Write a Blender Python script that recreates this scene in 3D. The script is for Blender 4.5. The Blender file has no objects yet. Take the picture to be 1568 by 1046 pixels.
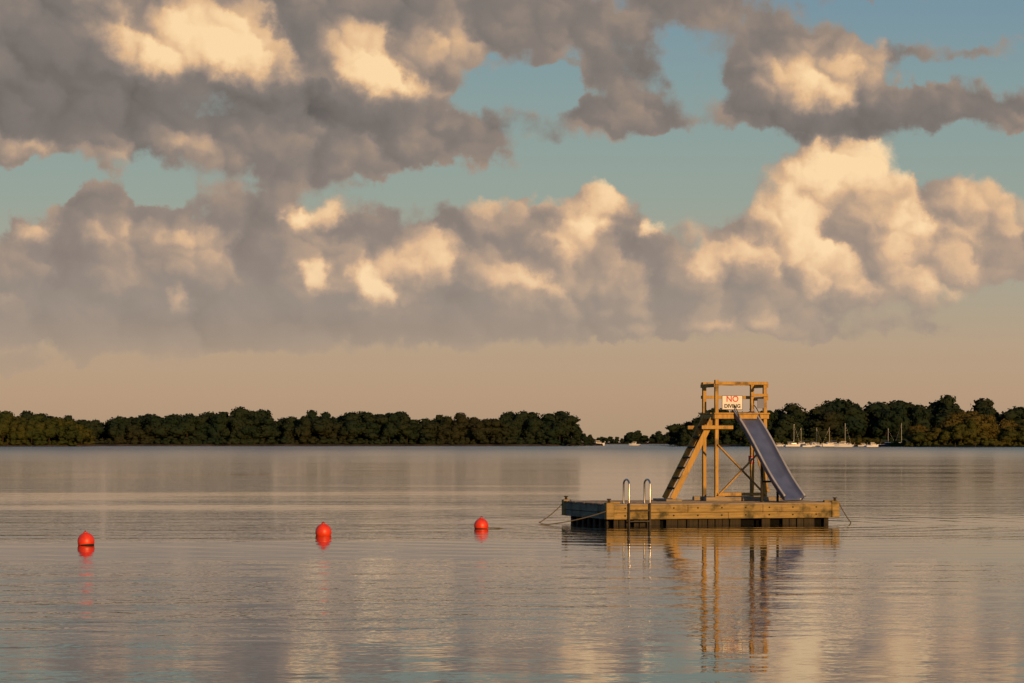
import bpy, bmesh, math, random
import numpy as np
from mathutils import Vector, Matrix
random.seed(7)
rng = np.random.default_rng(11)
scene = bpy.context.scene
scene.view_settings.view_transform = 'Standard'
scene.view_settings.look = 'None'
scene.view_settings.exposure = 0

# ------------------------------------------------------------------ helpers
class NB:
    def __init__(s, nt): s.nt = nt
    def node(s, t, **kw):
        n = s.nt.nodes.new(t)
        for k, v in kw.items(): setattr(n, k, v)
        return n
    def put(s, sock, v):
        if isinstance(v, bpy.types.NodeSocket): s.nt.links.new(v, sock)
        elif v is not None: sock.default_value = v
    def m(s, op, a, b=None, c=None, clamp=False):
        n = s.node('ShaderNodeMath', operation=op, use_clamp=clamp)
        s.put(n.inputs[0], a); s.put(n.inputs[1], b); s.put(n.inputs[2], c)
        return n.outputs[0]
    def v(s, op, a, b=None, c=None, out=0):
        n = s.node('ShaderNodeVectorMath', operation=op)
        s.put(n.inputs[0], a); s.put(n.inputs[1], b); s.put(n.inputs[2], c)
        return n.outputs[out]
    def dot(s, a, b): return s.v('DOT_PRODUCT', a, b, out=1)
    def noise(s, vec, scale, detail=4, rough=.5, dim='2D', out=0, dist=0):
        n = s.node('ShaderNodeTexNoise', noise_dimensions=dim)
        s.put(n.inputs['Vector'], vec)
        n.inputs['Scale'].default_value = scale; n.inputs['Detail'].default_value = detail
        n.inputs['Roughness'].default_value = rough; n.inputs['Distortion'].default_value = dist
        return n.outputs[out]
    def puff(s, vec, scale, smooth):
        n = s.node('ShaderNodeTexVoronoi', voronoi_dimensions='2D', feature='SMOOTH_F1')
        s.put(n.inputs['Vector'], vec)
        n.inputs['Scale'].default_value = scale; n.inputs['Smoothness'].default_value = smooth
        n.inputs['Detail'].default_value = 0
        r = s.v('SUBTRACT', vec, n.outputs['Position'])
        return n.outputs['Distance'], s.dot(r, (.80*scale, .60*scale, 0))
    def ss(s, x, a, b, lo=0., hi=1., kind='SMOOTHSTEP'):
        n = s.node('ShaderNodeMapRange', interpolation_type=kind)
        s.put(n.inputs[0], x); s.put(n.inputs[1], a); s.put(n.inputs[2], b)
        s.put(n.inputs[3], lo); s.put(n.inputs[4], hi)
        return n.outputs[0]
    def ramp(s, x, stops, interp='LINEAR'):
        n = s.node('ShaderNodeValToRGB'); cr = n.color_ramp; cr.interpolation = interp
        while len(cr.elements) > 1: cr.elements.remove(cr.elements[-1])
        cr.elements[0].position = stops[0][0]; cr.elements[0].color = (*stops[0][1], 1)
        for p, c in stops[1:]:
            e = cr.elements.new(p); e.color = (*c, 1)
        s.put(n.inputs[0], x); return n.outputs[0]
    def mix(s, f, a, b):
        n = s.node('ShaderNodeMix', data_type='RGBA')
        s.put(n.inputs[0], f)
        s.put(n.inputs[6], a if isinstance(a, bpy.types.NodeSocket) else (*a, 1))
        s.put(n.inputs[7], b if isinstance(b, bpy.types.NodeSocket) else (*b, 1))
        return n.outputs[2]
    def xyz(s, x, y, z):
        n = s.node('ShaderNodeCombineXYZ')
        s.put(n.inputs[0], x); s.put(n.inputs[1], y); s.put(n.inputs[2], z); return n.outputs[0]
    def sep(s, vec):
        n = s.node('ShaderNodeSeparateXYZ'); s.put(n.inputs[0], vec); return n.outputs

# ------------------------------------------------------------------ sun direction
SUN_EL = math.radians(9)
SUN_AZ = math.radians(157)            # clockwise from +Y (view direction): behind the camera, to the right
to_sun = Vector((math.sin(SUN_AZ)*math.cos(SUN_EL), math.cos(SUN_AZ)*math.cos(SUN_EL), math.sin(SUN_EL)))
sd = bpy.data.lights.new('sun', 'SUN'); sd.energy = 4.2; sd.angle = math.radians(0.6); sd.color = (1, .57, .22)
so = bpy.data.objects.new('sun', sd); scene.collection.objects.link(so)
so.rotation_euler = to_sun.to_track_quat('Z', 'Y').to_euler(); so.location = (40, -60, 40)

# ------------------------------------------------------------------ sky
world = bpy.data.worlds.new('World'); scene.world = world; world.use_nodes = True
nt = world.node_tree; nt.nodes.clear(); b = NB(nt)
tc = b.node('ShaderNodeTexCoord')
sx, sy, sz = b.sep(tc.outputs['Generated'])[:3]
ay = b.m('MAXIMUM', b.m('ABSOLUTE', sy), .02)
X = b.m('MULTIPLY', b.m('DIVIDE', sx, ay), 100.)
Z = b.m('MULTIPLY', b.m('DIVIDE', sz, ay), 100.)
P = b.xyz(X, Z, 0.)
w1 = b.v('SUBTRACT', b.noise(P, .30, 2, .5, out=1), (.5, .5, .5))
P1 = b.v('MULTIPLY_ADD', w1, (2.2, 1.3, 0), P)
w2 = b.v('SUBTRACT', b.noise(P, .95, 4, .56, out=1), (.5, .5, .5))
P2 = b.v('MULTIPLY_ADD', w2, (1.3, 1.0, 0), P1)
# sum of soft elliptical cloud masses, three at a time
px_, pz_ = b.sep(P2)[:2]
XV = b.xyz(px_, px_, px_); ZV = b.xyz(pz_, pz_, pz_)
def masses(blobs):
    blobs = list(blobs)
    while len(blobs) % 3: blobs.append((0, -90, 1, 1, 0))
    acc = (0., 0., 0.)
    k = 1/math.sqrt(3.2)
    for i in range(0, len(blobs), 3):
        g = blobs[i:i+3]
        a = b.v('MULTIPLY_ADD', XV, tuple(k/q[2] for q in g), tuple(-k*q[0]/q[2] for q in g))
        c = b.v('MULTIPLY_ADD', ZV, tuple(k/q[3] for q in g), tuple(-k*q[1]/q[3] for q in g))
        s = b.v('MULTIPLY_ADD', c, c, b.v('MULTIPLY', a, a))
        s = b.v('MAXIMUM', b.v('SUBTRACT', (1, 1, 1), s), (0, 0, 0))
        acc = b.v('MULTIPLY_ADD', b.v('MULTIPLY', s, s), tuple(float(q[4]) for q in g), acc)
    return b.dot(acc, (1, 1, 1))
cover = [(-13,16.9,8.5,3.0,1.1),(-20,14.4,5,2.3,.9),(-5,16.7,3.4,2.6,.85),(-10,20.5,16,2.6,1.1),
 (-17,12.6,6,.8,.8),(-8.2,12.0,4.8,1.6,1.1),(-4.2,12.6,3.6,1.2,.8),
 (.8,17.2,4,1.3,.8),(4.8,14.6,2.0,2,.95),(2.2,13.3,3.0,.8,.6),(8.5,17.6,4.2,1.0,.55),
 (12,15.3,3.2,1.6,1.1),(14.7,13.5,6.5,.8,.80),(19.8,14.2,2.4,.8,.65),(15,18.9,3.5,.5,.4),
 (-17.4,10.0,1.6,1.1,.8),
 (-16,6.4,8.5,2.3,1.15),(-4,6.5,7.5,2.2,1.2),(5.8,6.3,6,1.8,1.15),(14,6.9,4.5,1.6,1.0),(.4,9.0,3.0,1.2,.9),(3.4,9.5,1.4,1.4,.75),
 (-7,8.7,3,.8,.5),(-12.5,9.2,3.6,1.0,.6),(12.3,9.4,2.1,2.3,1.1),(14,11.7,2.1,1.4,.95),(18.2,8.8,3.6,1.8,1.15),
 (9.0,8.4,1.8,.9,.6),(5.4,4.3,2.0,.35,.75),(10,4.7,2.6,.3,.7),(-20.4,3.2,1.6,.3,.55),(31,10,6,4,.8),
 (18,16.2,3.0,.35,.5),(21.5,16.8,1.6,.8,.5),(15,4.6,5,.4,.4),(-14,4.4,9,.7,.5),
 (-3.4,10.5,2.4,.6,-.6),(-19.6,10.9,2.0,.7,-.7),(-14.4,10.7,1.1,.6,-.45),(19.2,12,2.6,.9,-.5),(6,11.6,4,.9,-.35),(1.3,14.6,1.2,.8,-.45),(6.6,16.0,.8,1,-.45)]
lit = [(-13.3,16.8,3.0,1.5,.85),(-10.9,16,1.4,1.0,.5),(-6.3,15.4,2.2,1.2,.8),(-15.3,15.4,1.2,.6,.35),(-2.3,15.8,2.4,1.3,.4),
 (12.9,15.2,2.3,1.2,.8),(12.3,9.3,1.8,2.1,.8),(14,11.7,2.2,1.1,.8),(18,9.5,3,1.3,.65),(17.2,6.9,2.8,.8,.5),
 (3.5,10.0,1.0,1,.8),(2.3,8.6,1.0,1.0,.7),(1.2,10.3,1.0,.6,.6),(-.6,9.7,1.2,.8,.55),(-8.1,9.3,1.0,.5,1.1),
 (-5.6,6.6,.8,1,.75),(-8.1,6.9,.7,.5,.75),(-3.6,7.5,2.2,1.1,.45),(5.4,8.8,.7,.4,1.0),(-15,8.6,2.2,.6,.45),(-20,8.7,.8,.4,.6),
 (-13.9,5.7,.7,.4,.7),(5.2,4.3,1.5,.4,.5),(10,4.7,2.6,.4,.4),(-17,12.5,4,.5,.35),(8.5,8,1.6,.7,.5),
 (1,6.8,1.8,.6,.4),(2,7.8,12,1.9,.20),(15,8.5,6,2.8,.16),(-12,16.4,7,2,.15),(-15,7.5,5,1.3,.10),
 (-17,14,7,1.1,-.5),(-8,14.1,5,.7,-.4),(14,13,5,.5,-.25),(-19.5,16.4,2.5,2,-.25),(1,17.6,4,.8,-.1),(-13,4.8,13,1.2,-.28)]
cov = masses(cover)
K = masses(lit)
q0 = b.v('MULTIPLY_ADD', w1, (1.5, 1.1, 0), b.v('MULTIPLY_ADD', w2, (1.1, 1.0, 0), P))
q0 = b.v('MULTIPLY', q0, (.82, 1.05, 1))
d1, s1 = b.puff(q0, .45, .5)
d2, s2 = b.puff(b.v('ADD', q0, (7.3, 3.1, 0)), 1.1, .7)
D = b.m('MULTIPLY_ADD', s2, .27, b.m('MULTIPLY', s1, .76))          # sun-facing side of each billow
Hc = b.m('SUBTRACT', b.m('MULTIPLY_ADD', d2, -.25, .50), b.m('MULTIPLY', d1, .80))
sw1 = b.sep(w1); sw2 = b.sep(w2)
big = sw1[2]; fin = sw2[2]
dens_raw = b.m('MULTIPLY_ADD', Hc, .60, b.m('MULTIPLY_ADD', fin, .70, b.m('ADD', cov, .06)))
soft = b.ss(big, -.15, .15, .18, .58)
dens = b.ss(dens_raw, .31, b.m('ADD', soft, .36))
K = b.m('MULTIPLY_ADD', big, .45, b.m('MULTIPLY_ADD', fin, .26, K))
lm = b.ss(b.m('MULTIPLY_ADD', Hc, .50, b.m('MULTIPLY_ADD', D, .55, K)), .0, 1.18)    # sunlit parts
L = b.m('MULTIPLY_ADD', lm, .56, b.m('MULTIPLY_ADD', K, .14, .235))
L = b.m('MULTIPLY_ADD', D, b.m('MULTIPLY_ADD', lm, .30, .13), L)
L = b.m('MULTIPLY_ADD', Hc, .12, L)
L = b.m('MULTIPLY_ADD', b.m('SUBTRACT', .85, dens_raw, clamp=True), .22, L, clamp=True)
high = b.ramp(L, [(0,(.088,.080,.075)),(.25,(.225,.193,.173)),(.5,(.41,.30,.225)),(.75,(.75,.485,.275)),(1,(.97,.69,.39))])
low = b.ramp(L, [(0,(.20,.168,.150)),(.25,(.31,.250,.212)),(.5,(.48,.345,.25)),(.75,(.78,.51,.305)),(1,(.99,.71,.42))])
ccol = b.mix(b.ss(Z, 5., 14.), low, high)
zr = b.m('DIVIDE', Z, 40., clamp=True)
clear = b.ramp(zr, [(0,(.47,.32,.205)),(.05,(.51,.345,.225)),(.10,(.49,.36,.25)),(.17,(.40,.37,.29)),(.26,(.295,.36,.325)),
                    (.36,(.235,.335,.345)),(.45,(.18,.29,.365)),(1,(.07,.14,.28))])
ccol = b.mix(b.ss(Z, 2.0, 8., .50, 0.), ccol, clear)                  # aerial haze over the far cloud bases
nish = b.node('ShaderNodeTexSky', sky_type='NISHITA'); nish.sun_disc = False
nish.sun_elevation = SUN_EL; nish.sun_rotation = SUN_AZ; nish.air_density = 1.3; nish.dust_density = 2.0
clear10 = b.v('SCALE', clear); clear10.node.inputs['Scale'].default_value = 9.0
clr = b.v('MULTIPLY_ADD', nish.outputs[0], (.10,.10,.10), clear10)
c10 = b.v('SCALE', ccol); c10.node.inputs['Scale'].default_value = 10.0
basefade = b.ss(Z, 2.2, 5.0, .40, 1.)
sky = b.mix(b.m('MULTIPLY', dens, basefade), clr, c10)
bg = b.node('ShaderNodeBackground'); b.put(bg.inputs[0], sky); bg.inputs[1].default_value = .1
wo = b.node('ShaderNodeOutputWorld'); nt.links.new(bg.outputs[0], wo.inputs[0])
world.cycles.sampling_method = 'NONE'

# ------------------------------------------------------------------ materials
def newmat(name):
    m = bpy.data.materials.new(name); m.use_nodes = True
    nt = m.node_tree; bs = nt.nodes['Principled BSDF']
    return m, NB(nt), bs
def wood(name, c1, c2, dirt=(.05,.045,.03), axis=0, dirtamt=.7):
    m, b, bs = newmat(name)
    t = b.node('ShaderNodeTexCoord').outputs['Object']
    sc = [14,14,14]; sc[axis] = 1.2
    g = b.noise(b.v('MULTIPLY', t, tuple(sc)), 1.6, 6, .65, '3D')
    c = b.mix(b.ss(g, .3, .7), c1, c2)
    d = b.ss(b.noise(t, 2.3, 5, .6, '3D'), .48, .70)
    c = b.mix(b.m('MULTIPLY', d, dirtamt), c, dirt)
    b.put(bs.inputs['Base Color'], c); bs.inputs['Roughness'].default_value = .85
    bs.inputs['Specular IOR Level'].default_value = .25
    bp = b.node('ShaderNodeBump'); bp.inputs['Strength'].default_value = .35; bp.inputs['Distance'].default_value = .01
    b.put(bp.inputs['Height'], g); b.put(bs.inputs['Normal'], bp.outputs[0])
    return m
def plain(name, c, rough=.5, metal=0., var=.25, sc=6, spec=.5):
    m, b, bs = newmat(name)
    t = b.node('ShaderNodeTexCoord').outputs['Object']
    n = b.noise(t, sc, 5, .6, '3D')
    cc = b.mix(b.ss(n, .3, .75), c, tuple(x*(1-var) for x in c))
    b.put(bs.inputs['Base Color'], cc); bs.inputs['Roughness'].default_value = rough
    bs.inputs['Metallic'].default_value = metal; bs.inputs['Specular IOR Level'].default_value = spec
    return m
M_post = wood('wood_post', (.50,.30,.075), (.34,.205,.06), axis=2)
M_fas = wood('wood_fascia', (.36,.245,.085), (.20,.145,.055), (.04,.04,.018), axis=0, dirtamt=.9)
M_deck = wood('wood_deck', (.34,.26,.16), (.22,.18,.12), axis=0)
M_side = wood('wood_side', (.22,.21,.14), (.14,.135,.095), axis=1)
M_dark = plain('black_float', (.006,.006,.005), .9, spec=.08)
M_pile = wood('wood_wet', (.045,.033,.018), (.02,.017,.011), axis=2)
M_steel = plain('ladder_steel', (.50,.46,.40), .32, 1., .25)
M_steeld = plain('ladder_tarnished', (.06,.05,.035), .7, .2, .4)
M_blue = plain('slide_blue', (.085,.108,.20), .30, 0, .30, 3, spec=.7)
M_lip = plain('slide_edge', (.36,.37,.39), .40, 0, .25, 5)
M_white = plain('sign_white', (.74,.71,.66), .6, 0, .15)
M_red = plain('sign_red', (.50,.03,.02), .6, 0, .1)
M_black = plain('sign_black', (.02,.02,.02), .6, 0, .1)
M_buoy = plain('buoy_red', (.76,.045,.008), .45, 0, .25, 9)
M_buoy_dark = plain('buoy_dark', (.025,.014,.008), .8, 0, .4, 12)
M_rope = plain('rope', (.12,.10,.06), .9)
M_hull = plain('hull_white', (.75,.72,.66), .4, 0, .1)
M_hullb = plain('hull_dark', (.05,.06,.09), .4)
M_glass = plain('boat_glass', (.02,.025,.03), .1)
M_alu = plain('mast_alu', (.5,.48,.44), .4, .6)

# ------------------------------------------------------------------ mesh helpers
def empty(name, loc=(0,0,0), rz=0.):
    e = bpy.data.objects.new(name, None); scene.collection.objects.link(e)
    e.location = loc; e.rotation_euler = (0,0,rz); e.empty_display_size = .3
    return e
def obj_from_bm(name, bm, mats, parent=None, smooth=False):
    me = bpy.data.meshes.new(name); bm.normal_update(); bm.to_mesh(me); bm.free()
    for mt in (mats if isinstance(mats, (list, tuple)) else [mats]): me.materials.append(mt)
    if smooth:
        for p in me.polygons: p.use_smooth = True
    o = bpy.data.objects.new(name, me); scene.collection.objects.link(o)
    if parent: o.parent = parent
    return o
def bm_box(bm, c, s, rot=None, bev=.006, mat=0):
    t = bmesh.new(); bmesh.ops.create_cube(t, size=1)
    bmesh.ops.scale(t, vec=s, verts=t.verts)
    if bev: bmesh.ops.bevel(t, geom=t.edges[:], offset=bev, segments=1, affect='EDGES', profile=.5)
    if rot is not None: bmesh.ops.transform(t, matrix=rot.to_4x4(), verts=t.verts)
    bmesh.ops.translate(t, vec=c, verts=t.verts)
    for f in t.faces: f.material_index = mat
    tm = bpy.data.meshes.new('tmp'); t.to_mesh(tm); t.free(); bm.from_mesh(tm); bpy.data.meshes.remove(tm)
def bm_beam(bm, p1, p2, w, h, bev=.006, up=(0,0,1)):
    p1 = Vector(p1); p2 = Vector(p2); d = p2-p1; L = d.length; x = d.normalized()
    u = Vector(up)
    if abs(x.dot(u)) > .98: u = Vector((0,1,0))
    y = u.cross(x).normalized(); z = x.cross(y)
    bm_box(bm, (p1+p2)/2, (L, w, h), Matrix((x, y, z)).transposed(), bev)
def tube(name, pts, r, mat, parent=None, cyclic=False, smooth_path=False):
    cu = bpy.data.curves.new(name, 'CURVE'); cu.dimensions = '3D'; cu.bevel_depth = r; cu.bevel_resolution = 3
    sp = cu.splines.new('NURBS' if smooth_path else 'POLY'); sp.points.add(len(pts)-1)
    for i, p in enumerate(pts): sp.points[i].co = (*p, 1)
    if smooth_path: sp.use_endpoint_u = True; sp.order_u = 3
    cu.materials.append(mat)
    o = bpy.data.objects.new(name, cu); scene.collection.objects.link(o)
    if parent: o.parent = parent
    return o

# ------------------------------------------------------------------ swimming raft
RZ = math.radians(16.5); A = (2.28, 57.8, 0)
raft = empty('swim_raft', A, RZ)
DZ = .52
bm = bmesh.new()
n = 25; pw = 3.5/n
for i in range(n):
    jl = random.uniform(-.015,.015)
    bm_box(bm, (3+jl, pw*(i+.5), DZ-.02+random.uniform(-.004,.004)), (6.03, pw-.012, .04))
obj_from_bm('deck_planks', bm, M_deck, raft)
bm = bmesh.new()
for (x0,x1) in ((.17,2.05),(2.056,4.0),(4.006,5.83)):
    bm_box(bm, ((x0+x1)/2, .035, DZ-.13), (x1-x0, .07, .175), bev=.01)
for (x0,x1) in ((.17,3.1),(3.106,5.83)):
    bm_box(bm, ((x0+x1)/2, .045, DZ-.30), (x1-x0, .07, .155), bev=.01)
bm_box(bm, (3, 3.47, DZ-.20), (6, .06, .32))
obj_from_bm('front_fascia', bm, M_fas, raft)
bm = bmesh.new()
for xx in (.03, 5.97):
    bm_box(bm, (xx, 1.78, DZ-.13), (.06, 3.2, .17), bev=.01)
    bm_box(bm, (xx+(.012 if xx<1 else -.012), 1.78, DZ-.30), (.06, 3.2, .15), bev=.01)
obj_from_bm('side_fascia', bm, M_side, raft)
bm = bmesh.new()
for (xx,yy) in ((.07,.07),(5.92,.07),(.07,3.42),(5.92,3.42)):
    bm_box(bm, (xx, yy, DZ-.17), (.2,.2,.40), bev=.012)
for (xx,yy) in ((5.78,.1),(.25,.2)):
    bm_box(bm, (xx, yy, DZ+.025), (.26,.12,.05), bev=.012)
obj_from_bm('corner_posts', bm, M_fas, raft)
bm = bmesh.new()
for (xx,yy) in ((.06,.06),(5.93,.06),(.06,3.42),(5.93,3.42)):
    bmesh.ops.create_cone(bm, cap_ends=True, segments=14, radius1=.035, radius2=.03, depth=.10, matrix=Matrix.Translation((xx,yy,DZ+.06)))
    bmesh.ops.create_cone(bm, cap_ends=True, segments=14, radius1=.055, radius2=.05, depth=.025, matrix=Matrix.Translation((xx,yy,DZ+.11)))
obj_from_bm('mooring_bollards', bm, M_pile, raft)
bm = bmesh.new()     # rusty bolt heads along the fascia
for xx in np.arange(.45, 5.7, .62):
    for zz in (DZ-.11, DZ-.29):
        bm_box(bm, (xx, -.004, zz), (.035,.014,.035), bev=.004)
obj_from_bm('bolts', bm, M_pile, raft)
bm = bmesh.new()
for i in range(6):
    for yy in (.72, 1.75, 2.80):
        bm_box(bm, (.62+i*.95, yy, -.03), (.90, .82, .44), bev=.06)
bm_box(bm, (3, 1.75, DZ-.31), (5.7, 3.1, .05))
obj_from_bm('floats', bm, M_dark, raft)
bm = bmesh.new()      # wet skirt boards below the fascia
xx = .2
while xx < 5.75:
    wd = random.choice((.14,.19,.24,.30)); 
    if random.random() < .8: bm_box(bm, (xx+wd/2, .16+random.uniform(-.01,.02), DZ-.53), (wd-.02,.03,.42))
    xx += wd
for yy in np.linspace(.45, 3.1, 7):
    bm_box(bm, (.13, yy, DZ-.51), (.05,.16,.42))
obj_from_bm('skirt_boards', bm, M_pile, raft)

# boarding ladder
lad = empty('boarding_ladder', A, RZ)
for k, xx in enumerate((.53, 1.06)):
    pts = [(xx,.34,DZ), (xx,.34,DZ+.47)]
    for a in np.linspace(180, 0, 9):
        pts.append((xx, .14+.20*math.cos(math.radians(180-a)), DZ+.47+.11*math.sin(math.radians(a))))
    pts += [(xx,-.06,DZ+.47),(xx,-.06,DZ+.02)]
    tube('rail_%d' % (k+1), pts, .023, M_steel, lad)
    tube('rail_lower_%d' % (k+1), [(xx,-.06,DZ+.02),(xx,-.06,-.6)], .023, M_steeld, lad)
bm = bmesh.new()
for zz in (.36,.10,-.16,-.42):
    bm_box(bm, (.795,-.06,zz), (.52,.07,.03), bev=.008)
obj_from_bm('rungs', bm, M_steeld, lad)
bm = bmesh.new()
for xx in (.53,1.06):
    bmesh.ops.create_cone(bm, cap_ends=True, segments=14, radius1=.05, radius2=.045, depth=.02, matrix=Matrix.Translation((xx,.34,DZ+.012)))
obj_from_bm('flanges', bm, M_steel, lad)

# mooring ropes (world coordinates)
def sag(p, q, s, n=9):
    return [(p[0]+(q[0]-p[0])*t, p[1]+(q[1]-p[1])*t, p[2]+(q[2]-p[2])*t - s*4*t*(1-t)) for t in np.linspace(0,1,n)]
tube('mooring_rope', sag((1.30,61.1,DZ-.05),(.60,60.0,-.04),.05), .013, M_rope)
tube('mooring_rope', sag((2.26,57.75,DZ-.17),(.35,58.4,-.02),.08)+[(-.6,58.9,-.05)], .013, M_rope)
tube('mooring_rope', sag((8.05,59.5,DZ-.03),(8.45,60.0,-.05),.03), .013, M_rope)

# ------------------------------------------------------------------ slide tower
tow = empty('slide_tower', (A[0],A[1],0), RZ)
x0, x1, y0, y1 = 3.53, 4.835, 1.9, 2.75
z = lambda h: DZ+h
bm = bmesh.new()
bm_beam(bm, (x0,y0,z(.10)), (x0,y0,z(3.04)), .09,.09)
bm_beam(bm, (x0,y1,z(.10)), (x0,y1,z(3.00)), .09,.09)
bm_beam(bm, (x1,y0,z(.10)), (x1,y0,z(3.00)), .09,.09)
bm_beam(bm, (x1,y1,z(.10)), (x1,y1,z(3.00)), .09,.09)
obj_from_bm('posts', bm, M_post, tow)
bm = bmesh.new()   # rails
bm_beam(bm, (x0-.06,y0-.066,z(2.96)), (x1+.06,y0-.066,z(2.96)), .038,.075)
bm_beam(bm, (x0-.06,y1+.066,z(2.96)), (x1+.06,y1+.066,z(2.96)), .038,.075)
for zz in (2.62,):
    bm_beam(bm, (x0-.06,y1+.066,z(zz)), (x1+.06,y1+.066,z(zz)), .038,.08)
    bm_beam(bm, (x1-.40,y0-.066,z(zz+.04)), (x1+.06,y0-.066,z(zz+.04)), .038,.07)
for zz in (2.90, 2.58):
    bm_beam(bm, (x1+.066,y0-.05,z(zz)), (x1+.066,y1+.05,z(zz)), .038,.09)
bm_beam(bm, (x0-.066,y0-.05,z(2.90)), (x0-.066,y1+.05,z(2.90)), .038,.09)
bm_beam(bm, (x1-.36,y0-.02,z(2.25)), (x1-.36,y0-.02,z(2.74)), .06,.06)
obj_from_bm('guard_rails', bm, M_post, tow)
bm = bmesh.new()   # platform
for i in range(8):
    yy = y0-.12 + (i+.5)*(y1-y0+.24)/8
    if i in (1,6):
        bm_box(bm, ((x0+x1)/2, yy, z(2.20)), (x1-x0-.1, .125, .036))
    else:
        bm_box(bm, ((x0+x1)/2, yy, z(2.20)), (x1-x0+.20, .125, .036))
bm_beam(bm, (x0-.08,y0-.068,z(2.12)), (x1+.08,y0-.068,z(2.12)), .04,.11)
bm_beam(bm, (x0-.08,y1+.068,z(2.12)), (x1+.08,y1+.068,z(2.12)), .04,.11)
bm_beam(bm, (x0-.068,y0-.04,z(2.12)), (x0-.068,y1+.04,z(2.12)), .04,.11)
bm_beam(bm, (x1+.068,y0-.04,z(2.12)), (x1+.068,y1+.04,z(2.12)), .04,.11)
obj_from_bm('platform', bm, M_post, tow)
bm = bmesh.new()   # bracing
ya = y0-.07; yb = y1+.07
bm_beam(bm, (x0,ya,z(1.42)), (x1,ya,z(.14)), .035,.08, up=(0,1,0))
bm_beam(bm, (x1,ya-.04,z(1.42)), (x0,ya-.04,z(.14)), .035,.08, up=(0,1,0))
bm_beam(bm, (x0-.42,ya,z(1.85)), (x0+.42,ya,z(1.85)), .035,.09)
bm_beam(bm, (x0-.42,yb,z(1.85)), (x0+.42,yb,z(1.85)), .035,.09)
bm_beam(bm, (x1+.07,y0-.04,z(.22)), (x1+.07,y1+.04,z(1.5)), .035,.09, up=(1,0,0))
bm_beam(bm, (x0,ya,z(.17)), (x1,ya,z(.17)), .03,.08)
bm_beam(bm, (x0-.068,y0,z(1.85)), (x0-.068,y1,z(1.85)), .04,.10)
obj_from_bm('cross_braces', bm, M_post, tow)
bm = bmesh.new()   # base timbers
for yy in (y0, y1): bm_box(bm, ((x0+x1)/2+.05, yy, z(.05)), (2.0,.14,.10), bev=.01)
bm_box(bm, (x0-1.15, (y0+y1)/2, z(.03)), (.42,1.0,.06), bev=.01)
bm_box(bm, (x0, (y0+y1)/2, z(.05)), (.13,.68,.098), bev=.01)
obj_from_bm('base_timbers', bm, M_deck, tow)
bm = bmesh.new()   # ladder on the left
ls = (x0-1.12, z(.06)); le = (x0-.02, z(2.12))
for yy in (y0+.14, y1-.14):
    bm_beam(bm, (ls[0],yy,ls[1]), (le[0],yy,le[1]), .045,.15)
obj_from_bm('ladder_stringers', bm, M_post, tow)
bm = bmesh.new()
for i in range(1,8):
    t = i/8
    bm_box(bm, (ls[0]+(le[0]-ls[0])*t, (y0+y1)/2, ls[1]+(le[1]-ls[1])*t), (.16, y1-y0-.33, .045))
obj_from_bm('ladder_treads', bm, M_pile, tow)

# slide chute : channel swept along a smooth path
sl = empty('water_slide', (A[0],A[1],0), RZ)
T = Vector((4.23,2.02,z(2.24))); Bp = Vector((4.80,.02,z(.07)))
axis = Vector((Bp.x-T.x, Bp.y-T.y, 0)); run = axis.length; axis.normalize(); side = Vector((-axis.y, axis.x, 0))
path = []
for i in range(33):
    t = i/32
    s = run*t
    drop = t + .025*math.sin(2*math.pi*t)*-1     # slight flattening at both ends
    path.append(Vector((T.x+axis.x*s, T.y+axis.y*s, T.z+(Bp.z-T.z)*drop)))
hw = .29
prof = [(-hw-.05,.10),(-hw-.045,.135),(-hw-.01,.145),(-hw,.12),(-hw+.015,.03),(-hw+.06,0),(0,-.012),(hw-.06,0),(hw-.015,.03),(hw,.12),(hw+.01,.145),(hw+.045,.135),(hw+.05,.10),
        (hw+.03,.10),(hw+.015,-.01),(hw-.05,-.035),(0,-.045),(-hw+.05,-.035),(-hw-.015,-.01),(-hw-.03,.10)]
bm = bmesh.new(); rings = []
for i, p in enumerate(path):
    d = (path[min(i+1,32)]-path[max(i-1,0)]).normalized(); nrm = side.cross(d).normalized()
    if nrm.z < 0: nrm = -nrm
    rings.append([bm.verts.new(p+side*a+nrm*h) for a, h in prof])
npf = len(prof)
for i in range(32):
    for j in range(npf):
        f = bm.faces.new((rings[i][j], rings[i][(j+1)%npf], rings[i+1][(j+1)%npf], rings[i+1][j]))
        f.material_index = 1 if j in (0,1,2,9,10,11,12,19) else 0
bm.faces.new(rings[0]); bm.faces.new(rings[-1][::-1])
bmesh.ops.recalc_face_normals(bm, faces=bm.faces)
obj_from_bm('chute', bm, [M_blue, M_lip], sl, smooth=True)
bm = bmesh.new()
for sgn in (-1,1):
    q = path[18]+side*sgn*.25
    bm_beam(bm, (q.x,q.y,z(0)), (q.x,q.y,q.z-.05), .05,.05)
q1 = path[18]
bm_beam(bm, tuple(Vector((q1.x,q1.y,z(.5)))-side*.25), tuple(Vector((q1.x,q1.y,z(.5)))+side*.25), .04,.05)
obj_from_bm('chute_supports', bm, M_pile, sl)
for sgn, nm in ((-1,'hand_rail_1'),(1,'hand_rail_2')):
    o_ = Vector((T.x,T.y,0))+side*sgn*.33
    tube(nm, [(o_.x-axis.x*.05, o_.y-axis.y*.05, z(2.3)), (o_.x, o_.y, z(2.40)), (o_.x+axis.x*.15,o_.y+axis.y*.15,z(2.42)), (o_.x+axis.x*.38,o_.y+axis.y*.38,z(2.15)), (o_.x+axis.x*.42,o_.y+axis.y*.42,z(1.9))], .012, M_steeld, sl, smooth_path=True)

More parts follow.
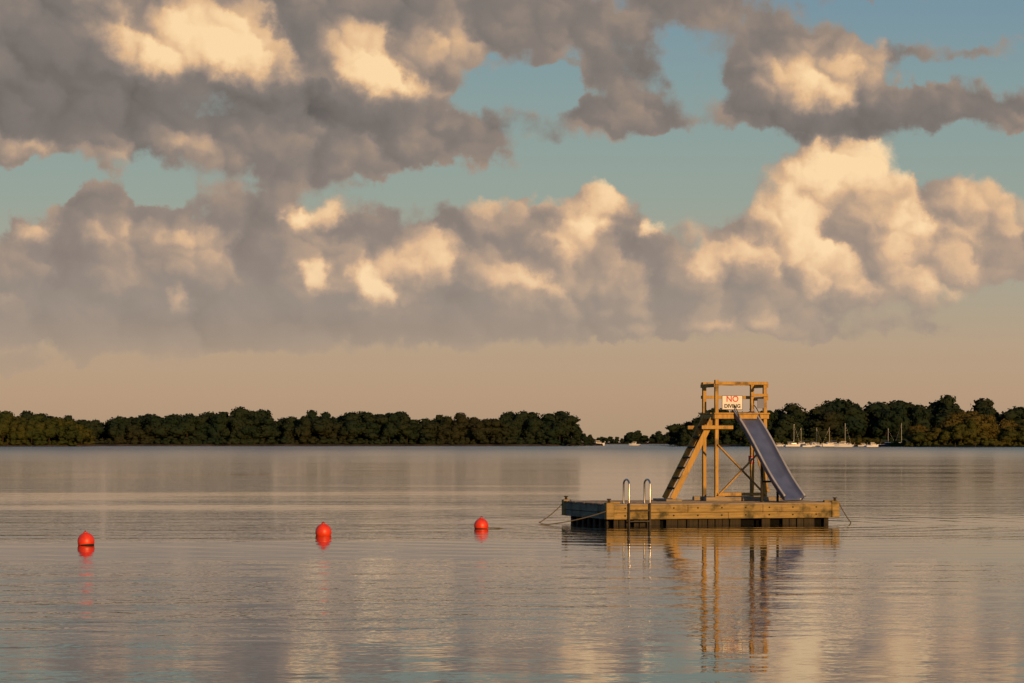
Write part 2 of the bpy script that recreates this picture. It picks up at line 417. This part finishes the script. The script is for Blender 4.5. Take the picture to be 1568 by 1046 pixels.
# signs
def text(name, body, size, loc, mat, parent, bold=.004):
    cu = bpy.data.curves.new(name, 'FONT'); cu.body = body; cu.size = size; cu.align_x = 'CENTER'; cu.align_y = 'CENTER'
    cu.offset = bold; cu.extrude = .002; cu.materials.append(mat)
    o = bpy.data.objects.new(name, cu); scene.collection.objects.link(o); o.parent = parent
    o.location = loc; o.rotation_euler = (math.pi/2,0,0)
sg = empty('no_diving_sign', A, RZ)
sxc = x0+.38; syc = y0-.115
bm = bmesh.new(); bm_box(bm, (sxc, syc, z(2.47)), (.56,.016,.36), bev=.004)
obj_from_bm('panel', bm, M_white, sg)
bm = bmesh.new()
for (cx,cz,w,h) in ((0,.173,.55,.010),(0,-.173,.55,.010),(-.272,0,.010,.34),(.272,0,.010,.34)):
    bm_box(bm, (sxc+cx, syc-.011, z(2.47)+cz), (w,.004,h), bev=0)
obj_from_bm('border', bm, M_black, sg)
text('text_no', 'NO', .21, (sxc, syc-.012, z(2.555)), M_red, sg, .003)
text('text_diving', 'DIVING', .13, (sxc, syc-.012, z(2.38)), M_black, sg, .004)
sg = empty('danger_sign', A, RZ)
bm = bmesh.new(); bm_box(bm, (x1-.04, y1-.056, z(1.03)), (.16,.012,.20), bev=.004)
obj_from_bm('panel', bm, M_red, sg)
text('text', 'D', .14, (x1-.04, y1-.066, z(1.03)), M_white, sg)
sg = empty('rules_sign', A, RZ)
bm = bmesh.new(); bm_box(bm, (x1-.15, y0-.10, z(2.45)), (.18,.016,.24), bev=.004)
obj_from_bm('panel', bm, M_blue, sg)

# ------------------------------------------------------------------ buoys
def buoy(x, y, r, tilt):
    e = empty('marker_buoy', (x,y,r*.42)); e.rotation_euler = (tilt*.6, tilt, random.random()*3)
    bm = bmesh.new(); bmesh.ops.create_uvsphere(bm, u_segments=36, v_segments=24, radius=r)
    for v in bm.verts:
        v.co.z *= 1.04
    for f in bm.faces:
        if f.calc_center_median().z < -r*.34: f.material_index = 1  # lower part of the ball in dark brown
    obj_from_bm('float_ball', bm, [M_buoy, M_buoy_dark], e, True)
    bm = bmesh.new()
    bmesh.ops.create_cone(bm, cap_ends=True, segments=20, radius1=r*.28, radius2=r*.2, depth=r*.16, matrix=Matrix.Translation((0,0,r*1.06)))
    obj_from_bm('neck', bm, M_buoy, e, True)
    pts = [(0, r*.10*math.cos(a), r*1.16+r*.10*math.sin(a)) for a in np.linspace(0,2*math.pi,13)]
    tube('eye_ring', pts, r*.04, M_buoy_dark, e)
buoy(-8.28, 47.0, .165, .12); buoy(-4.04, 51.8, .173, -.1); buoy(-.71, 55.8, .166, .08)
tube('buoy_line', [(-.56,55.8,.02),(-.3,55.9,.012),(-.1,55.9,-.03)], .012, M_rope)

# ------------------------------------------------------------------ water
bm = bmesh.new()
W = 20000
for vv in ((-W,-2000),(W,-2000),(W,W),(-W,W)): bm.verts.new((vv[0],vv[1],0))
bm.verts.ensure_lookup_table(); bm.faces.new(bm.verts)
m, b, bs = newmat('lake_water')
pos = b.node('ShaderNodeNewGeometry').outputs['Position']
mask = b.ss(b.noise(b.v('MULTIPLY', pos, (.025,.08,0)), 1., 1), .36, .66, .35, 1.7)
def wh(p):
    n1 = b.noise(b.v('MULTIPLY', p, (2.2,3.0,0)), 1., 3, .58)        # short ripples
    n2 = b.noise(b.v('MULTIPLY', p, (.12,.80,0)), 1., 1, .5)         # long crests
    return b.m('MULTIPLY_ADD', n2, .015, b.m('MULTIPLY', n1, .0058))
def ring(p):
    q = b.v('SUBTRACT', p, (6.0,59.5,0)); r = b.v('LENGTH', q, out=1)
    w = b.m('SINE', b.m('MULTIPLY', r, 5.2))
    e = b.m('POWER', math.exp(-1), b.m('DIVIDE', r, 8.))
    return b.m('MULTIPLY', b.m('MULTIPLY', w, e), .0045)
eps = .03
def full(p): return b.m('MULTIPLY_ADD', wh(p), mask, ring(p))
h0 = full(pos); hx = full(b.v('ADD', pos, (eps,0,0))); hy = full(b.v('ADD', pos, (0,eps,0)))
gx = b.m('DIVIDE', b.m('SUBTRACT', h0, hx), eps); gy = b.m('DIVIDE', b.m('SUBTRACT', h0, hy), eps)
nrm = b.v('NORMALIZE', b.xyz(gx, gy, 1.))
b.put(bs.inputs['Normal'], nrm)
bs.inputs['Base Color'].default_value = (.016,.020,.016,1)
bs.inputs['IOR'].default_value = 1.33
dist = b.v('LENGTH', pos, out=1)
rr = b.ss(dist, 55., 700., .02, .24, 'LINEAR')
b.put(bs.inputs['Roughness'], rr)
obj_from_bm('water', bm, m)

# ------------------------------------------------------------------ foliage
def foliage_mat(name, c1, c2, c3):
    m, b, bs = newmat(name)
    p = b.node('ShaderNodeNewGeometry').outputs['Position']
    n1 = b.noise(p, .09, 2, .5, '3D')
    c = b.mix(b.ss(n1, .36, .62), c1, c2)
    c = b.mix(b.ss(b.noise(p, .022, 1, .5, '3D'), .5, .7), c, c3)
    b.put(bs.inputs['Base Color'], c); bs.inputs['Roughness'].default_value = 1.
    bs.inputs['Specular IOR Level'].default_value = 0.
    return m
M_leaf = foliage_mat('foliage', (.014,.024,.014), (.021,.029,.015), (.028,.029,.014))  # distance haze put into the leaf colour as a slight bluish lift
M_leafn_lit = foliage_mat('foliage_near_lit', (.028,.038,.012), (.048,.050,.013), (.070,.056,.015))  # lighter, yellower copy: sunlit look put into the leaf colour
M_trunk = plain('bark', (.04,.03,.02), .9, spec=0)
ico = bmesh.new(); bmesh.ops.create_icosphere(ico, subdivisions=2, radius=1)
icoV = np.array([v.co[:] for v in ico.verts]); icoF = np.array([[v.index for v in f.verts] for f in ico.faces]); ico.free()
def proto(r, nl=9, q=90, trunk=True):
    V=[]; Q=[]; Tt=[]; off=0
    lobes=[]
    for i in range(nl):
        a=r.uniform(0,2*math.pi); rad=r.uniform(.04,.26); h=r.uniform(.34,.80)
        rad*= (1.15-h*.8)+.25
        lobes.append((rad*math.cos(a), rad*math.sin(a), h, r.uniform(.13,.22)*(1.15-.4*h)))
    lobes.append((0,0,.82,.16)); lobes.append((0,0,.55,.24))
    for (lx,ly,lz,lr) in lobes:
        nn = 1+.14*r.standard_normal(len(icoV))[:,None]
        v = icoV*nn*lr*.86*np.array([1,1,.85])+np.array([lx,ly,lz]); V.append(v); Tt.append(icoF+off); off+=len(v)
        for k in range(q):
            d=r.standard_normal(3); d/=np.linalg.norm(d)
            c=np.array([lx,ly,lz])+d*lr*r.uniform(.85,1.18)*np.array([1,1,.85])
            nrm=d+.45*r.standard_normal(3); nrm/=np.linalg.norm(nrm)
            u=np.cross(nrm, r.standard_normal(3)); u/=np.linalg.norm(u); w=np.cross(nrm,u)
            s=r.uniform(.014,.034)
            V.append(np.array([c-u*s-w*s*.7, c+u*s*.8-w*s, c+u*s+w*s*.6, c-u*s*.6+w*s])); Q.append(np.arange(4)+off); off+=4
    nb=[]
    if trunk:
        segs=[((0,0,-.02),(0,0,.62),.024,.010)]
        for i in range(5):
            l=lobes[i]; segs.append(((0,0,.25+.05*i),(l[0],l[1],l[2]),.011,.004))
        for (p,q_,ra,rb) in segs:
            p=np.array(p);q_=np.array(q_)
            an=np.linspace(0,2*math.pi,6,endpoint=False); ring_=np.stack([np.cos(an),np.sin(an),0*an],1)
            V.append(p+ring_*ra); V.append(q_+ring_*rb)
            for j in range(6): nb.append([off+j,off+(j+1)%6,off+6+(j+1)%6,off+6+j])
            off+=12
    return np.concatenate(V), np.array(Q), np.concatenate(Tt), np.array(nb) if nb else np.zeros((0,4),int)
protos=[proto(rng) for _ in range(7)]
shrubs=[proto(rng,6,45,False) for _ in range(3)]
def stamp(name, items, mat):
    VV=[];QQ=[];TT=[];BB=[];off=0
    for (p,x,y,zz,h,wf,rot) in items:
        v,q,t,nb=p; c,s=math.cos(rot),math.sin(rot)
        v2=v.copy(); v2[:,0]=(v[:,0]*c-v[:,1]*s)*h*wf+x; v2[:,1]=(v[:,0]*s+v[:,1]*c)*h*wf+y; v2[:,2]=v[:,2]*h+zz
        VV.append(v2);QQ.append(q+off);TT.append(t+off);BB.append(nb+off);off+=len(v)
    VV=np.concatenate(VV);QQ=np.concatenate(QQ);TT=np.concatenate(TT);BB=np.concatenate(BB)
    me=bpy.data.meshes.new(name); me.vertices.add(len(VV)); me.vertices.foreach_set('co',VV.ravel().astype(np.float32))
    nq,ntb,nbb=len(QQ),len(TT),len(BB)
    loops=np.concatenate([QQ.ravel(),BB.ravel(),TT.ravel()])
    me.loops.add(len(loops)); me.loops.foreach_set('vertex_index',loops.astype(np.int32))
    me.polygons.add(nq+nbb+ntb)
    tot=np.concatenate([np.full(nq+nbb,4),np.full(ntb,3)]); st=np.concatenate([[0],np.cumsum(tot)[:-1]])
    me.polygons.foreach_set('loop_start',st.astype(np.int32)); me.polygons.foreach_set('loop_total',tot.astype(np.int32))
    mi=np.concatenate([np.zeros(nq),np.ones(nbb),np.zeros(ntb)]); me.polygons.foreach_set('material_index',mi.astype(np.int32))
    me.materials.append(mat); me.materials.append(M_trunk); me.update(); me.validate()
    o=bpy.data.objects.new(name,me); scene.collection.objects.link(o); return o
def treeline(name, prof_, ydist, rows, spacing, mat, rowgap=12, shrub=True, yslope=0.):
    xs=[p[0] for p in prof_]; hs=[p[1] for p in prof_]; it=[]
    for r_ in range(rows):
        x=xs[0]+rng.uniform(0,spacing)
        while x<xs[-1]:
            h=float(np.interp(x,xs,hs))*rng.uniform(.78,1.07)*(1 if r_ else .82)
            it.append((protos[rng.integers(len(protos))],x,ydist+r_*rowgap+rng.uniform(-4,4)+yslope*(x-xs[0]),.6,h,rng.uniform(.9,1.6),rng.uniform(0,6.3)))
            x+=spacing*rng.uniform(.55,1.4)*max(.45,h/18)
    if shrub:
        for back in ((-6, .22, .42), (rows*rowgap+4, .45, .62)):
            x=xs[0]
            while x<xs[-1]:
                h=rng.uniform(back[1],back[2])*float(np.interp(x,xs,hs))
                it.append((shrubs[rng.integers(3)],x,ydist+back[0]+rng.uniform(-3,5)+yslope*(x-xs[0]),-h*.22,h,rng.uniform(1.1,1.7),rng.uniform(0,6.3)))
                x+=rng.uniform(1.5,4.)*(1 if back[0]<0 else 1.2)
    return stamp(name,it,mat)
PL=[(-420,19),(-275,19),(-254,17.5),(-238,15),(-219,17),(-201,18.5),(-170,19),(-145,21.5),(-121,18.5),(-93,20),(-65,19),(-50,15.5),(-33,17),(-22,17.5),(-15,15.5),(-5,20),(30,18.5),(37,11),(43,7)]
treeline('distant_trees', PL, 1310, 3, 11, M_leaf)
PC=[(62,6),(85,7),(100,6),(108,13),(118,12),(124,7),(135,13),(146,14),(152,9),(158,17),(175,16),(260,18)]
treeline('distant_trees', PC, 2210, 2, 10, M_leaf)
PR=[(80,10),(86,13),(98,18),(120,20),(132,21),(148,18.5),(160,23.5),(173,21.5),(185,24),(201,25),(213,24),(225,25),(243,22.5),(420,22)]
treeline('distant_trees', PR, 1165, 3, 12, M_leaf)
treeline('distant_trees', [(164,7),(172,9),(180,9.5),(193,16),(203,11),(212,11),(320,11)], 1005, 3, 6.5, M_leafn_lit, 8)
treeline('distant_trees', [(-330,16),(-243,16),(-222,14.5),(-211,13),(-206,9)], 1155, 3, 6.5, M_leafn_lit, 8)
treeline('shoreline_bushes', [(108,4.0),(150,5.5),(172,4)], 1120, 1, 5, M_leafn_lit, 8)

# land
def land(name, x0, x1, yf, depth, mat, hmax=1.6):
    bm=bmesh.new(); nx=160; prof_=[(0,-.3),(2,.35),(6,.9),(20,1.2),(depth,hmax)]
    g=[]
    ph=random.random()*10
    for i in range(nx+1):
        x=x0+(x1-x0)*i/nx
        e=min(i,nx-i)/nx; back=30*max(0,1-e*12)
        jy=2.5*math.sin(x*.06+ph)+1.5*math.sin(x*.17+ph*2)+random.uniform(-.6,.6)+back
        g.append([bm.verts.new((x,yf+jy+d,h+random.uniform(-.1,.1)*(d>0))) for d,h in prof_])
    for i in range(nx):
        for j in range(len(prof_)-1):
            f=bm.faces.new((g[i][j],g[i+1][j],g[i+1][j+1],g[i][j+1])); f.material_index = 1 if j<2 else 0
    return obj_from_bm(name,bm,mat)
M_soil=plain('bank_grass',(.022,.025,.010),1.,0,.4,.05,spec=0)
M_sand=plain('bank_sand',(.10,.075,.045),1.,0,.75,.08,spec=0)
land('shore_terrain',-430,50,1296,260,[M_soil,M_sand])
land('shore_terrain',55,300,2192,300,[M_soil,M_sand])
land('shore_terrain',78,440,1128,280,[M_soil,M_sand])
land('shore_terrain',160,330,994,80,[M_soil,M_soil])
land('shore_terrain',-340,-203,1144,80,[M_soil,M_sand])

# ------------------------------------------------------------------ boats
def boat(kind, x, y, L, rz, dark=False, mast=0):
    e=empty(kind,(x,y,0),rz); bm=bmesh.new(); st=[]
    for i in range(9):
        t=i/8; xx=(t-.5)*L; bw=L*.17*(1-max(0,(t-.45)/.55)**2.2)+.01; sh=L*(.10+.06*t*t)
        st.append([bm.verts.new(c) for c in ((xx,-bw,sh),(xx-.02*L*t,-bw*.82,.02),(xx-.04*L*t,0,-.15),(xx-.02*L*t,bw*.82,.02),(xx,bw,sh),(xx,0,sh+.02*L))])
    for i in range(8):
        for j in range(6):
            bm.faces.new((st[i][j],st[i][(j+1)%6],st[i+1][(j+1)%6],st[i+1][j]))
    bm.faces.new(st[0]); bm.faces.new(st[-1][::-1]); bmesh.ops.recalc_face_normals(bm,faces=bm.faces)
    obj_from_bm('hull',bm,M_hullb if dark else M_hull,e)
    bm=bmesh.new(); bm_box(bm,(L*.06,0,L*.19),(L*.36,L*.22,L*.11),bev=L*.02); obj_from_bm('cabin',bm,M_hull,e)
    bm=bmesh.new(); bm_box(bm,(L*.07,0,L*.205),(L*.30,L*.228,L*.045),bev=L*.005); obj_from_bm('windows',bm,M_glass,e)
    if mast:
        tube('mast',[(L*.08,0,L*.15),(L*.08,0,mast)],.07,M_alu,e)
        tube('boom',[(L*.08,0,L*.32),(-L*.38,0,L*.32)],.13,M_hullb,e)
        tube('forestay',[(L*.08,0,mast*.97),(L*.49,0,L*.17)],.02,M_alu,e)
    else:
        bm=bmesh.new(); bm_box(bm,(-L*.02,0,L*.30),(L*.30,L*.24,L*.02),bev=.02)
        for sx_ in (-.14,.1):
            for sy_ in (-.1,.1): bm_beam(bm,(L*sx_,L*sy_,L*.14),(L*sx_,L*sy_,L*.295),.05,.05)
        obj_from_bm('canopy',bm,M_hull,e)
boat('motorboat',49.5,1400,9,.3); boat('motorboat',72,1420,7,2.9); boat('motorboat',44,1415,6,.1,True)
boat('motorboat',122,1000,5,.4); boat('motorboat',137,1000,7.5,3.0); boat('motorboat',150.5,1010,5.5,.2)
for k,(u,l) in enumerate(((126,7),(131,8),(137.5,7),(143,8),(169,7.5),(177,7.5),(149,6.5))):
    boat('sailboat',u,1085+5*(k%3),l,random.uniform(-.5,.5)+(3.14 if k%2 else 0),k%3==1,random.uniform(8,10.5))
for k in range(12):
    boat('motorboat',118+k*5.2+random.uniform(-1.5,1.5),1108+random.uniform(-4,4),random.uniform(4.2,6.2),random.uniform(-.7,.7),k%4==2)
bm=bmesh.new()
bm_box(bm,(150,1116,.7),(70,2,.15))
for k in range(24): bm_box(bm,(116+k*3,1115.2,.6),(.2,.2,2.4))
obj_from_bm('marina_dock',bm,M_deck)
bm=bmesh.new()
for xx,hh in ((176,1.6),(184,2.2),(192,1.4),(166,1.8)):
    bmesh.ops.create_cone(bm,cap_ends=True,segments=8,radius1=.16,radius2=.14,depth=hh+1,matrix=Matrix.Translation((xx,960,hh/2-.4)))
obj_from_bm('channel_posts',bm,M_pile)

# ------------------------------------------------------------------ camera
cam=bpy.data.cameras.new('camera'); co=bpy.data.objects.new('camera',cam); scene.collection.objects.link(co)
co.location=(0,0,2.0); co.rotation_euler=(math.pi/2,0,0)
cam.lens=85; cam.sensor_width=36; cam.shift_y=.0982; cam.clip_end=60000; cam.clip_start=.1
scene.camera=co
